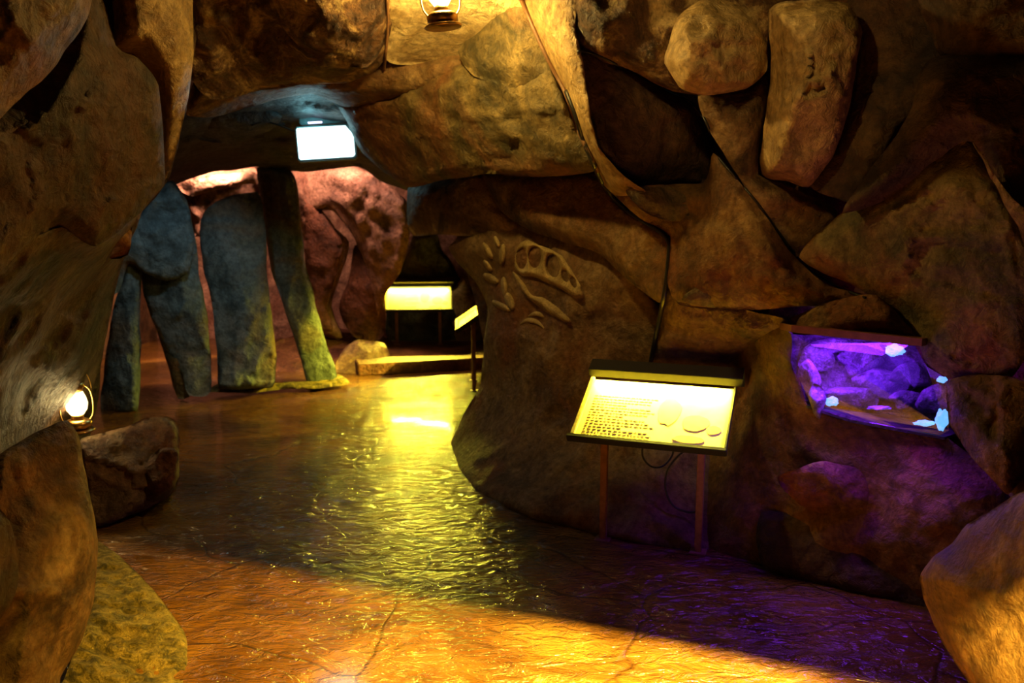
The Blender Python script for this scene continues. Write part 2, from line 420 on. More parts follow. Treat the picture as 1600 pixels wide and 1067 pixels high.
# ------------------------------------------------------------------ floor
me = bpy.data.meshes.new('floor'); vs = []; fs = []
nx, ny = 90, 150
for j in range(ny):
    for i in range(nx):
        x = -5 + 9 * i / (nx - 1); y = -2.5 + 15 * j / (ny - 1)
        vs.append((x, y, 0.010 * noise.noise(Vector((x * 1.3, y * 1.3, 0))) + 0.004 * noise.noise(Vector((x * 4, y * 4, 3)))))
for j in range(ny - 1):
    for i in range(nx - 1): fs.append((j * nx + i, j * nx + i + 1, (j + 1) * nx + i + 1, (j + 1) * nx + i))
me.from_pydata(vs, [], fs)
tag(link('floor', me, M['floor']), kind='structure')

# ------------------------------------------------------------------ right wall
WIN = [(1238, 520), (1300, 522), (1365, 528), (1430, 540), (1447, 572), (1480, 592), (1484, 640), (1482, 673), (1468, 680), (1400, 668), (1330, 655), (1272, 640), (1262, 632), (1250, 595), (1236, 565)]
R = Rock(False)
R.piece('rust', [(760, 560, 5.97), (716, 700, 6.47), (830, 822, 4.67), (960, 860, 4.34), (1100, 885, 4.17), (1200, 915, 4.02), (1450, 985, 3.62), (1720, 1090, 3.22), (1760, 500, 3.57), (1760, -120, 3.37), (1200, -120, 4.17), (960, -120, 4.87), (700, 60, 5.57), (700, 300, 5.87)],
        sheet=True, res=11, amp=0.03, back=0.1, seed=3, holes=[WIN])
def rr(mat, poly, th=0.15, a=None, seed=1, **kw):
    a = a or (4.75, -0.16, 0.0)
    R.piece(mat, ZL(poly, a), thick=th, seed=seed, **kw)
R.piece('ochre', Z([(800, -40), (893, -40), (900, 50), (912, 100), (922, 180), (937, 230), (975, 275), (1010, 300), (960, 305), (930, 265), (900, 200), (880, 140), (845, 70)], [4.35, 3.95, 3.95, 3.95, 3.95, 3.95, 4.0, 4.0, 4.25, 4.3, 4.3, 4.3, 4.3]), thick=0.10, r=0.10, amp=0.015, facets=0, seed=4, res=6)
R.piece('dark', Z([(903, 78), (935, 84), (985, 112), (1050, 147), (1090, 165), (1110, 215), (1118, 240), (1110, 285), (1060, 292), (990, 287), (940, 232), (922, 170), (910, 110)], [4.0, 4.05, 4.1, 4.2, 4.25, 4.3, 4.3, 4.3, 4.3, 4.1, 4.0, 3.98, 3.98]), thick=0.10, r=0.12, amp=0.03, seed=5)
R.piece('mottled', Z([(888, -40), (1130, -40), (1185, -10), (1200, 20), (1195, 110), (1160, 140), (1090, 150), (1050, 142), (980, 108), (903, 76)], [4.0, 3.75, 3.7, 3.7, 3.75, 3.85, 3.9, 3.95, 4.0, 4.05]), thick=0.16, r=0.2, amp=0.06, seed=6)
R.piece('ochre', Z([(1043, 75), (1055, 30), (1100, -5), (1160, 10), (1197, 55), (1198, 110), (1168, 138), (1100, 150), (1060, 135), (1038, 100)], 3.75), thick=0.24, r=0.2, amp=0.06, seed=7, facets=6, freq=1.6)
R.piece('ochre', Z([(1203, 15), (1260, 0), (1325, 5), (1347, 50), (1337, 110), (1325, 180), (1300, 245), (1262, 292), (1225, 282), (1190, 272), (1193, 200), (1205, 120)], [3.68, 3.6, 3.55, 3.52, 3.55, 3.6, 3.65, 3.75, 3.8, 3.85, 3.75, 3.7]), thick=0.26, r=0.22, amp=0.03, seed=8, facets=3)
R.piece('brown', Z([(1090, 152), (1160, 142), (1200, 118), (1192, 200), (1185, 272), (1235, 292), (1303, 322), (1307, 345), (1265, 388), (1243, 402), (1200, 352), (1150, 272), (1112, 210)], 3.85), thick=0.10, r=0.15, amp=0.04, seed=9)
R.piece('rust', Z([(1113, 238), (1160, 290), (1240, 398), (1290, 442), (1352, 462), (1345, 485), (1250, 478), (1150, 485), (1060, 475), (1043, 440), (1048, 368), (1000, 340), (958, 302), (1000, 290), (1100, 285)], [3.95, 3.85, 3.75, 3.65, 3.6, 3.62, 3.7, 3.85, 4.0, 4.05, 4.1, 4.2, 4.25, 4.2, 4.05]), thick=0.13, r=0.22, amp=0.05, seed=10)
R.piece('olive', Z([(978, 296), (1040, 290), (1098, 322), (1092, 348), (1040, 345), (1000, 325)], 4.02), thick=0.05, r=0.2, amp=0.03, seed=11, facets=2)
R.piece('olive', Z([(1065, 470), (1090, 448), (1160, 432), (1205, 446), (1190, 470), (1130, 482)], 3.9), thick=0.06, r=0.2, amp=0.03, seed=12, facets=2)
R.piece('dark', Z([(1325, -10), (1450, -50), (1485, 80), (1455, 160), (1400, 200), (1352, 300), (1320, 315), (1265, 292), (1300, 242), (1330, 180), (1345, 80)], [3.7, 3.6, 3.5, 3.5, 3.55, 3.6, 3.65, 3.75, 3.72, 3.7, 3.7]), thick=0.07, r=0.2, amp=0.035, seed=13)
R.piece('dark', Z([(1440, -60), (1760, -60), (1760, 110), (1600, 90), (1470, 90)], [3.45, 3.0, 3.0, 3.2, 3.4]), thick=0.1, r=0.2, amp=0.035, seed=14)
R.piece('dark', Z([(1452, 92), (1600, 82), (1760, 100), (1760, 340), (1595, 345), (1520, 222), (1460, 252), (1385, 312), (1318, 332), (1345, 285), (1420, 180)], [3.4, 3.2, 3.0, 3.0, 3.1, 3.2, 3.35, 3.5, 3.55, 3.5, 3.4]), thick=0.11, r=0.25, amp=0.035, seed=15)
R.piece('olive', Z([(1307, 340), (1400, 285), (1512, 215), (1545, 265), (1590, 330), (1620, 420), (1602, 560), (1560, 600), (1482, 590), (1447, 565), (1432, 528), (1400, 492), (1350, 455), (1248, 402)], [3.65, 3.5, 3.3, 3.2, 3.1, 3.05, 3.1, 3.15, 3.25, 3.3, 3.4, 3.5, 3.55, 3.7]), thick=0.1, r=0.3, amp=0.035, seed=16, facets=6)
R.piece('brown', Z([(1518, 215), (1600, 325), (1760, 330), (1760, 800), (1600, 790), (1570, 760), (1585, 690), (1602, 560), (1605, 400), (1560, 300)], [3.15, 3.0, 2.85, 2.85, 2.95, 3.05, 3.1, 3.1, 3.05, 3.1]), thick=0.1, r=0.2, amp=0.035, seed=17)
R.piece('brown', Z([(1484, 592), (1540, 585), (1605, 600), (1608, 720), (1576, 772), (1540, 740), (1505, 695), (1484, 660)], [3.2, 3.15, 3.0, 2.95, 2.95, 3.0, 3.1, 3.15]), thick=0.11, r=0.2, amp=0.035, seed=18)
# low wall under the near sign and the niche
R.piece('rust', Z([(1120, 560), (1180, 500), (1236, 520), (1236, 565), (1250, 595), (1262, 632), (1272, 642), (1330, 658), (1400, 670), (1482, 684), (1570, 770), (1540, 880), (1460, 960), (1440, 955), (1200, 893), (1100, 866), (1105, 720)],
        [4.5, 4.15, 3.8, 3.8, 3.78, 3.75, 3.74, 3.65, 3.58, 3.5, 3.3, 3.25, 3.4, 3.42, 3.8, 4.03, 4.35]), thick=0.07, r=0.25, amp=0.045, seed=19, res=6, facets=0)
R.piece('rust', Z([(1215, 745), (1290, 720), (1370, 745), (1400, 800), (1340, 815), (1250, 790)], 3.62), thick=0.12, r=0.2, amp=0.04, seed=20)
R.piece('dark', Z([(1190, 800), (1300, 820), (1440, 880), (1470, 960), (1430, 950), (1200, 895)], [3.85, 3.72, 3.5, 3.35, 3.4, 3.76]), thick=0.08, r=0.12, amp=0.04, seed=21)
# pier carrying the fossil
R.piece('pier', Z([(756, 535), (762, 480), (735, 430), (700, 385), (760, 350), (900, 350), (990, 420), (1040, 500), (1060, 580), (1120, 600), (1125, 720), (1110, 868), (1010, 850), (955, 842), (830, 809), (745, 772), (712, 735), (704, 692), (722, 655), (750, 600)],
        [5.65, 5.6, 5.7, 5.8, 5.45, 4.95, 4.65, 4.6, 4.65, 4.6, 4.4, 4.02, 4.08, 4.15, 4.43, 4.9, 5.4, 5.95, 6.0, 5.9]), thick=0.14, r=0.35, amp=0.045, hard=True, seed=22, res=6, facets=0, back=0.7)
R.piece('brown', Z([(755, 272), (830, 268), (932, 270), (962, 310), (1010, 345), (1048, 375), (1038, 475), (985, 440), (930, 392), (880, 378), (812, 352), (780, 325)], [5.35, 5.05, 4.7, 4.55, 4.35, 4.2, 4.2, 4.4, 4.65, 4.85, 5.1, 5.25]), thick=0.15, r=0.2, amp=0.045, seed=24)
R.piece('brown', Z([(640, 290), (700, 278), (758, 272), (782, 325), (812, 352), (770, 368), (700, 368), (648, 368), (636, 340)], [5.9, 5.65, 5.4, 5.3, 5.2, 5.4, 5.65, 5.9, 5.95]), thick=0.2, r=0.2, amp=0.05, seed=25, back=0.6)
R.piece('brown', Z([(1045, 372), (1065, 470), (1150, 482), (1240, 505), (1180, 545), (1120, 590), (1060, 600), (1015, 575), (1035, 470)], [4.25, 4.2, 4.1, 3.85, 4.2, 4.5, 4.6, 4.55, 4.35]), thick=0.12, r=0.2, amp=0.05, seed=26)
R.piece('rust', Z([(1235, 500), (1300, 470), (1370, 462), (1430, 520), (1436, 542), (1365, 530), (1300, 523), (1238, 521)], [3.68, 3.6, 3.5, 3.42, 3.42, 3.5, 3.55, 3.65]), thick=0.14, r=0.15, amp=0.03, seed=27)
wall_right = tag(R.build('wall_right'), kind='structure')

# ------------------------------------------------------------------ ceiling and arches
K = Rock(False)
# the big bulging rock of the arch
K.piece('olive', Z([(530, 160), (600, 150), (690, 110), (760, 78), (830, 55), (880, 140), (905, 200), (938, 262), (870, 276), (760, 273), (700, 280), (638, 293), (590, 262), (558, 230), (543, 195)],
        [5.6, 5.35, 5.0, 4.75, 4.45, 4.3, 4.3, 4.25, 4.6, 5.0, 5.3, 5.6, 5.75, 5.8, 5.75]), thick=0.34, r=0.5, hard=True, amp=0.07, seed=31, back=0.6, facets=5)
K.piece('olive', Z([(735, -40), (812, -40), (848, 60), (872, 130), (800, 140), (740, 118), (715, 80), (745, 40)], [4.6, 4.35, 4.3, 4.3, 4.5, 4.7, 4.8, 4.7]), thick=0.12, r=0.25, amp=0.04, seed=32, facets=2)
K.piece('brown', Z([(290, 180), (310, 120), (420, 118), (540, 112), (600, 88), (660, 72), (735, 80), (745, 110), (690, 140), (600, 163), (540, 168), (490, 148), (420, 158), (340, 182)],
        [4.9, 4.8, 4.9, 5.0, 5.0, 5.0, 4.9, 4.9, 5.1, 5.3, 5.4, 5.4, 5.3, 5.1]), thick=0.2, r=0.2, amp=0.05, seed=33, back=0.6)
K.piece('ochre', Z([(590, -60), (830, -60), (850, 60), (800, 100), (700, 105), (595, 100)], [4.3, 4.25, 4.5, 5.1, 5.15, 5.05]), thick=0.04, r=0.2, amp=0.03, seed=34, facets=0)
K.piece('sand_glow', Z([(604, -70), (822, -70), (848, 40), (800, 76), (745, 80), (700, 96), (650, 102), (600, 90)], [4.14, 4.12, 4.35, 4.75, 4.85, 5.0, 5.0, 4.8]), thick=0.03, r=0.15, amp=0.02, seed=40, facets=0, back=.5)
K.piece('mottled', Z([(285, -60), (604, -60), (604, 85), (560, 125), (440, 135), (330, 155), (296, 110)], [4.2, 4.3, 4.7, 4.8, 4.8, 4.7, 4.5]), thick=0.22, r=0.3, amp=0.09, seed=35, facets=6, freq=1.5)
K.piece('mottled', Z([(430, -60), (600, -60), (602, 60), (575, 105), (500, 95), (440, 40)], [4.2, 4.2, 4.55, 4.6, 4.55, 4.35]), thick=0.2, r=0.22, amp=0.08, seed=36, facets=4, freq=1.5)
# dark tunnel roof behind the arch
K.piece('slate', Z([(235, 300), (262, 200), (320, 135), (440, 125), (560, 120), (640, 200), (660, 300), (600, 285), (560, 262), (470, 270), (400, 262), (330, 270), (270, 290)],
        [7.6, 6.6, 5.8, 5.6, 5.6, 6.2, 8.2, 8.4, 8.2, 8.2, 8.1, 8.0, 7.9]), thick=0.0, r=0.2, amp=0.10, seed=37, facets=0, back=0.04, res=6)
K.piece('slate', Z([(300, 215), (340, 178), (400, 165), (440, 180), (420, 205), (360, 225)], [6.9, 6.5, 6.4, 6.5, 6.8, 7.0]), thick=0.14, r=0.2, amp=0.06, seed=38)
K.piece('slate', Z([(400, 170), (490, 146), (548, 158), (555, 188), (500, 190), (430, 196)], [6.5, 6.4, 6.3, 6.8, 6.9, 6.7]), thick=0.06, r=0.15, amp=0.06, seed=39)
# overhead mass above the frame, behind and beside the visitor
def slab(bm, pts_xy, z0, z1):
    lo_ = [bm.verts.new((x, y, z0)) for x, y in pts_xy]; hi_ = [bm.verts.new((x, y, z1)) for x, y in pts_xy]
    bm.faces.new(lo_[::-1]); bm.faces.new(hi_); n = len(pts_xy)
    for i in range(n): bm.faces.new((lo_[i], lo_[(i + 1) % n], hi_[(i + 1) % n], hi_[i]))
ceiling = tag(K.build('ceiling'), kind='structure')
bm = bmesh.new(); slab(bm, [(-4.8, -2.4), (3.8, -2.4), (3.8, 12), (-4.8, 12)], 3.75, 3.95)
upper = tag(from_bm('ceiling_upper', bm, M['dark']), kind='structure')
# unseen blocker, added and shaped to cut the path lamp's pool
LP = LAMP; A = FL(300, 868); B = FL(1330, 1068)
def at_y(p, y): t = (y - LP.y) / (p.y - LP.y); return LP + (p - LP) * t
def at_plane(t): return LP + (A - LP) * t, LP + (B - LP) * t
t_ = 0.15; a1 = LP + (A - LP) * t_; b1 = LP + (B - LP) * t_; dd = (b1 - a1)
a2, b2 = a1 - dd * 0.9, b1 + dd * 1.2
bm = bmesh.new(); nseg = 14
pr = []
for i in range(nseg + 1):
    q = a2.lerp(b2, i / nseg); z_ = q.z; nrm = Vector((-dd.y, dd.x, 0)).normalized()
    if nrm.y < 0: nrm = -nrm
    w1 = 0.0
    pr.append([bm.verts.new(q), bm.verts.new(q + nrm * 0.22 + Vector((0, 0, .03))), bm.verts.new(q + nrm * 0.24 + Vector((0, 0, 1.7))), bm.verts.new(q + Vector((0, 0, 1.72)) + nrm * .02)])
for p0, p1 in zip(pr, pr[1:]):
    for k in range(4): bm.faces.new((p0[k], p1[k], p1[(k + 1) % 4], p0[(k + 1) % 4]))
bm.faces.new(pr[0]); bm.faces.new(pr[-1][::-1])
tag(from_bm('pool_edge_blocker', bm, M['brown']), kind='structure')

# ------------------------------------------------------------------ left wall
Lw = Rock(False)
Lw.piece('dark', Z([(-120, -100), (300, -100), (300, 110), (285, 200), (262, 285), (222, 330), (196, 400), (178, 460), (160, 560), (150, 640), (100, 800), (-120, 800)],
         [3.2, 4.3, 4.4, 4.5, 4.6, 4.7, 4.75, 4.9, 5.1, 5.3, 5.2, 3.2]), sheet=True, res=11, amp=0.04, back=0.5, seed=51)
Lw.piece('ochre', Z([(178, -60), (292, -60), (302, 60), (300, 112), (288, 185), (272, 245), (256, 282), (248, 190), (235, 120), (210, 85), (183, 72)], [3.9, 4.05, 4.15, 4.2, 4.3, 4.35, 4.4, 4.3, 4.2, 4.1, 3.95]), thick=0.2, r=0.22, amp=0.03, seed=52, facets=3)
Lw.piece('dark', Z([(140, -60), (182, 70), (216, 92), (246, 132), (256, 230), (254, 290), (205, 345), (150, 385), (92, 356), (50, 374), (-10, 430), (-100, 420), (-100, 240), (60, 130), (115, 50)],
         [3.3, 3.5, 3.55, 3.6, 3.75, 3.8, 3.6, 3.4, 3.2, 3.0, 2.8, 2.6, 2.6, 3.0, 3.2]), thick=0.24, r=0.3, amp=0.06, seed=53, facets=6, freq=.8)
Lw.piece('brown', Z([(-100, -80), (150, -80), (140, 20), (98, 85), (55, 135), (-100, 250)], [2.5, 2.9, 2.9, 2.85, 2.75, 2.4]), thick=0.22, r=0.3, amp=0.08, seed=54, facets=5, freq=1.4)
Lw.piece('dark', Z([(-100, 430), (-10, 415), (50, 372), (95, 356), (150, 380), (205, 342), (236, 300), (216, 345), (192, 405), (176, 470), (158, 560), (134, 645), (100, 665), (50, 700), (0, 735), (-100, 770)],
         [2.7, 2.85, 3.0, 3.2, 3.5, 3.8, 4.0, 4.1, 4.3, 4.6, 4.85, 5.0, 4.9, 4.3, 3.5, 2.9]), thick=0.2, r=0.3, amp=0.08, seed=55, facets=5)
Lw.piece('rust', Z([(150, 380), (185, 345), (206, 350), (200, 400), (175, 405)], 4.0), thick=0.14, r=0.1, amp=0.04, seed=57)
Lw.piece('brown', Z([(-100, 790), (-20, 725), (30, 690), (70, 668), (105, 655), (125, 690), (137, 760), (153, 845), (147, 930), (128, 1000), (95, 1060), (85, 1160), (-100, 1160)],
         [2.2, 2.35, 2.5, 2.6, 2.7, 2.72, 2.7, 2.66, 2.6, 2.5, 2.4, 2.3, 2.0]), thick=0.17, r=0.22, amp=0.05, seed=58, hard=True, facets=5)
Lw.piece('dark', Z([(-100, 770), (0, 795), (30, 870), (15, 950), (-100, 1060)], [1.95, 2.1, 2.15, 2.1, 1.9]), thick=0.15, r=0.2, amp=0.05, seed=59)
wall_left = tag(Lw.build('wall_left'), kind='structure')

# ------------------------------------------------------------------ far chamber
Bk = Rock()
Bk.piece('pink', Z([(60, 180), (800, 180), (800, 600), (60, 660)], [11.2, 11.6, 11.4, 10.8]), sheet=True, res=10, amp=0.14, back=0.3, seed=71, facets=0)
Bk.piece('pink', Z([(452, 268), (500, 258), (560, 262), (605, 288), (640, 318), (638, 380), (625, 425), (602, 455), (590, 500), (575, 440), (555, 372), (520, 330), (470, 330)], [9.3, 9.3, 9.2, 9.0, 8.8, 8.9, 9.1, 9.3, 9.5, 9.5, 9.5, 9.4, 9.4]), thick=0.35, r=0.4, amp=0.10, seed=72, facets=5)
Bk.piece('pink', Z([(455, 270), (478, 285), (500, 340), (545, 378), (532, 430), (517, 478), (535, 528), (500, 520), (480, 420)], [9.3, 9.3, 9.4, 9.5, 9.5, 9.6, 9.6, 9.6, 9.4]), thick=0.25, r=0.3, amp=0.08, seed=73)
Bk.piece('redbrown', Z([(470, 300), (510, 335), (535, 380), (525, 430), (510, 480), (520, 520), (485, 505), (478, 420)], 9.35), thick=0.2, r=0.25, amp=0.06, seed=74)
Bk.piece('redbrown', Z([(555, 382), (575, 400), (600, 455), (602, 520), (585, 535), (550, 525), (530, 480), (545, 430)], 9.5), thick=0.2, r=0.2, amp=0.06, seed=75)
Bk.piece('pink', Z([(700, 470), (728, 430), (750, 480), (760, 560), (735, 560), (712, 545)], 10.2), thick=0.2, r=0.2, amp=0.05, seed=76)
Bk.piece('redbrown', Z([(430, 535), (480, 520), (600, 525), (620, 560), (560, 590), (440, 600)], [9.5, 9.8, 9.8, 9.5, 8.7, 8.5]), thick=0.1, r=0.2, amp=0.08, seed=77)
tag(Bk.build('wall_back'), kind='structure')

# walls closing the place behind the visitor
for nm, pts_ in (('wall_entrance', [(-4.8, -2.6), (3.8, -2.6), (3.8, -2.4), (-4.8, -2.4)]), ('wall_outer_left', [(-5.0, -2.6), (-4.8, -2.6), (-4.8, 12.2), (-5.0, 12.2)]), ('wall_outer_right', [(3.8, -2.6), (4.0, -2.6), (4.0, 12.2), (3.8, 12.2)]), ('wall_outer_back', [(-4.8, 12), (3.8, 12), (3.8, 12.2), (-4.8, 12.2)])):
    bm = bmesh.new(); slab(bm, pts_, 0.0, 3.75)
    tag(from_bm(nm, bm, M['dark']), kind='structure')

# ------------------------------------------------------------------ things: rocks
def rock_thing(name, label, cat, pieces, base, group=None, kind=None):
    r_ = Rock()
    for mat, poly, kw in pieces: r_.piece(mat, poly, **kw)
    o = r_.build(name, None, base); return tag(o, label, cat, group, kind)
G = 'rock pillars across the side chamber'
rock_thing('rock_pillar', 'blue-grey rock pillar at the far left, beside the thin orange slit', 'rock pillar',
    [('teal', Z([(182, 462), (200, 405), (222, 415), (219, 500), (219, 560), (214, 642), (158, 645), (162, 580), (172, 510)], [7.15, 7.2, 7.25, 7.2, 7.2, 7.05, 7.0, 7.1, 7.15]), dict(thick=0.2, r=0.16, amp=0.03, seed=81, res=5, back=.35))], FL(188, 640), G)
rock_thing('rock_pillar', 'rock pillar with yellow-green lit foot, second from the left', 'rock pillar',
    [('teal', Z([(222, 425), (262, 283), (292, 312), (304, 368), (312, 430), (325, 500), (330, 612), (296, 618), (286, 590), (264, 560), (242, 510), (230, 480)], [7.3, 7.4, 7.4, 7.4, 7.4, 7.35, 7.3, 7.25, 7.3, 7.35, 7.35, 7.3]), dict(thick=0.22, r=0.18, amp=0.03, seed=82, res=5, back=.35)),
     ('olive', Z([(245, 505), (268, 505), (290, 560), (300, 614), (278, 622), (258, 560)], 7.35), dict(thick=0.1, r=0.1, amp=0.02, seed=83, res=5, back=.2))], FL(312, 615), G)  # olive foot piece carries the yellow sign light in its colour
rock_thing('rock_pillar', 'broadest blue-green rock pillar, third from the left', 'rock pillar',
    [('teal', Z([(312, 345), (340, 312), (402, 300), (412, 335), (416, 400), (425, 500), (432, 560), (426, 603), (345, 608), (340, 570), (332, 480), (318, 420)], [7.6, 7.65, 7.7, 7.7, 7.7, 7.65, 7.6, 7.55, 7.45, 7.5, 7.55, 7.6]), dict(thick=0.25, r=0.22, amp=0.035, seed=84, res=5, back=.4))], FL(385, 605), G)
rock_thing('rock_pillar', 'leaning rock pillar with a brightly lit yellow base', 'rock pillar',
    [('teal', Z([(402, 262), (452, 266), (466, 300), (476, 400), (492, 470), (512, 540), (527, 594), (484, 603), (470, 560), (452, 500), (432, 450), (420, 400), (408, 320)], [8.15, 8.15, 8.15, 8.15, 8.1, 8.05, 8.0, 7.95, 8.0, 8.05, 8.1, 8.1, 8.15]), dict(thick=0.22, r=0.2, amp=0.03, seed=85, res=5, back=.35))], FL(505, 598), G)
rock_thing('rock_slab', 'blue-grey rock slab above the two leftmost pillars', 'rock',
    [('teal', Z([(122, 432), (165, 385), (215, 335), (250, 290), (268, 285), (296, 330), (302, 372), (296, 425), (262, 440), (224, 425), (202, 412), (184, 458), (150, 470)], [6.9, 6.95, 7.1, 7.2, 7.2, 7.25, 7.25, 7.2, 7.15, 7.1, 7.1, 7.05, 6.9]), dict(thick=0.15, r=0.2, amp=0.05, seed=86, res=5, back=.3))], P(210, 400, 7.1))
rock_thing('rock_lintel', 'pale pink brightly lit rock lintel across the pillar tops', 'rock',
    [('pink', Z([(258, 288), (300, 268), (345, 264), (398, 262), (407, 302), (345, 312), (322, 335), (314, 368), (303, 368), (296, 335), (280, 310)], 8.9), dict(thick=0.2, r=0.15, amp=0.06, seed=87, res=5, back=.4)),
     ('pink', Z([(262, 286), (320, 275), (398, 268), (402, 285), (340, 295), (300, 308)], 8.72), dict(thick=0.12, r=0.08, amp=0.04, seed=88, res=5, back=.15))], P(330, 300, 8.3))
rock_thing('boulder', 'reddish-grey boulder on the floor behind the lower lantern', 'boulder',
    [('pier', Z([(122, 690), (150, 678), (195, 668), (225, 652), (262, 650), (280, 668), (279, 720), (276, 765), (240, 790), (190, 810), (150, 822), (135, 760)], [4.5, 4.6, 4.7, 4.8, 4.85, 4.85, 4.75, 4.7, 4.6, 4.4, 4.3, 4.4]), dict(thick=0.16, r=0.22, amp=0.04, seed=91, res=5, back=.5, facets=5)),
     ('redbrown', Z([(215, 735), (250, 700), (277, 705), (274, 762), (240, 785), (205, 780)], 4.55), dict(thick=0.1, r=0.1, amp=0.03, seed=92, res=5, back=.2))], FL(205, 800))
rock_thing('boulder', 'large rounded boulder with a pale edge, in the bottom right corner', 'boulder',
    [('brown', Z([(1436, 905), (1456, 872), (1488, 847), (1510, 820), (1560, 790), (1620, 762), (1780, 760), (1800, 1200), (1600, 1200), (1505, 1055), (1462, 985)], [2.65, 2.62, 2.6, 2.55, 2.45, 2.3, 2.1, 1.95, 2.15, 2.4, 2.55]), dict(thick=0.24, r=0.28, amp=0.04, seed=93, res=6, back=.5, facets=0, freq=.8))], FL(1620, 1100))
# gravelly bank along the left edge and mossy rubble along the chamber
r_ = Rock()
r_.piece('moss_lit', Z([(143, 842), (188, 868), (238, 918), (280, 975), (292, 1010), (296, 1160), (40, 1160), (100, 1060), (130, 985), (146, 925)], [4.05, 3.85, 3.5, 3.2, 3.05, 2.5, 2.35, 2.7, 3.0, 3.4]), thick=0.06, r=0.12, amp=0.05, seed=94, res=3.6, back=.2, freq=4.5, facets=0)
tag(r_.build('gravel_bank', None, FL(230, 960)), 'yellow-lit gravelly bank along the floor in the bottom left corner', 'gravel', kind='stuff')
r_ = Rock()
r_.piece('moss_lit', Z([(325, 612), (350, 596), (400, 592), (440, 598), (500, 592), (530, 585), (548, 598), (500, 606), (440, 608), (380, 614)], [7.5, 7.8, 7.9, 7.8, 8.0, 8.1, 7.95, 7.75, 7.7, 7.55]), thick=0.05, r=0.06, amp=0.05, seed=95, res=3.5, back=.1, freq=3, facets=0)
tag(r_.build('mossy_rubble', None, FL(440, 602)), 'yellow-lit mossy rubble strip at the foot of the pillars', 'rubble', kind='stuff')
rock_thing('boulder', 'low brown boulder behind the leaning pillar base, left of the far sign', 'boulder',
    [('pier', Z([(520, 585), (535, 548), (560, 530), (600, 535), (612, 560), (590, 583), (550, 592)], [8.7, 9.0, 9.1, 9.1, 9.0, 8.8, 8.6]), dict(thick=0.12, r=0.15, amp=0.05, seed=96, res=5, back=.3))], FL(565, 585))
rock_thing('rock_slab', 'dark upright rock slab behind the far sign', 'rock',
    [('slate', Z([(604, 520), (606, 455), (632, 410), (645, 368), (682, 366), (692, 390), (712, 420), (738, 468), (742, 500), (716, 545), (700, 556), (640, 560), (610, 552)], [10.2, 10.2, 10.2, 10.3, 10.3, 10.3, 10.3, 10.3, 10.2, 10.1, 10.1, 10.1, 10.1]), dict(thick=0.12, r=0.2, amp=0.05, seed=97, res=5, back=.35))], FL(670, 552))
# raised platform the far sign stands on
bm = bmesh.new()
pa, pb, pc, pd = FL(560, 588), FL(770, 576), Vector((1.2, 11.2, 0)), Vector((-2.4, 11.2, 0))
slab(bm, [(pa.x, pa.y), (pb.x, pb.y), (pc.x, pc.y), (pd.x, pd.y)], 0.0, 0.125)
bmesh.ops.bevel(bm, geom=bm.edges[:], offset=0.012, segments=2, affect='EDGES')
tag(from_bm('floor_step', bm, M['redbrown']), kind='structure')

# ------------------------------------------------------------------ depth-finding on the built rock (cables and fossil lie on its surface)
bmw = bmesh.new()
for o in (wall_right, ceiling): bmw.from_mesh(o.data)
bvh = BVHTree.FromBMesh(bmw); bmw.free()
def surf(px, py, off=0.0):
    r = ray(px, py); r.normalize()
    h = bvh.ray_cast(Vector((0, 0, CZ)), r)
    if h[0] is None: return P(px, py, 4.4)
    return h[0] - r * off
def surf_line(pts, off, n=5, sm=3):
    s = spline([Vector((a, b, 0)) for a, b in pts], n)
    q = [surf(v.x, v.y, off) for v in s]
    for _ in range(sm):
        q = [q[0]] + [(q[i - 1] + q[i] * 2 + q[i + 1]) / 4 for i in range(1, len(q) - 1)] + [q[-1]]
    out = []
    for p in q:
        d = p - Vector((0, 0, CZ)); L_ = d.length; d.normalize(); h = bvh.ray_cast(Vector((0, 0, CZ)), d)
        out.append(p if h[0] is None or (h[0] - Vector((0, 0, CZ))).length - off > L_ else h[0] - d * off)
    return out

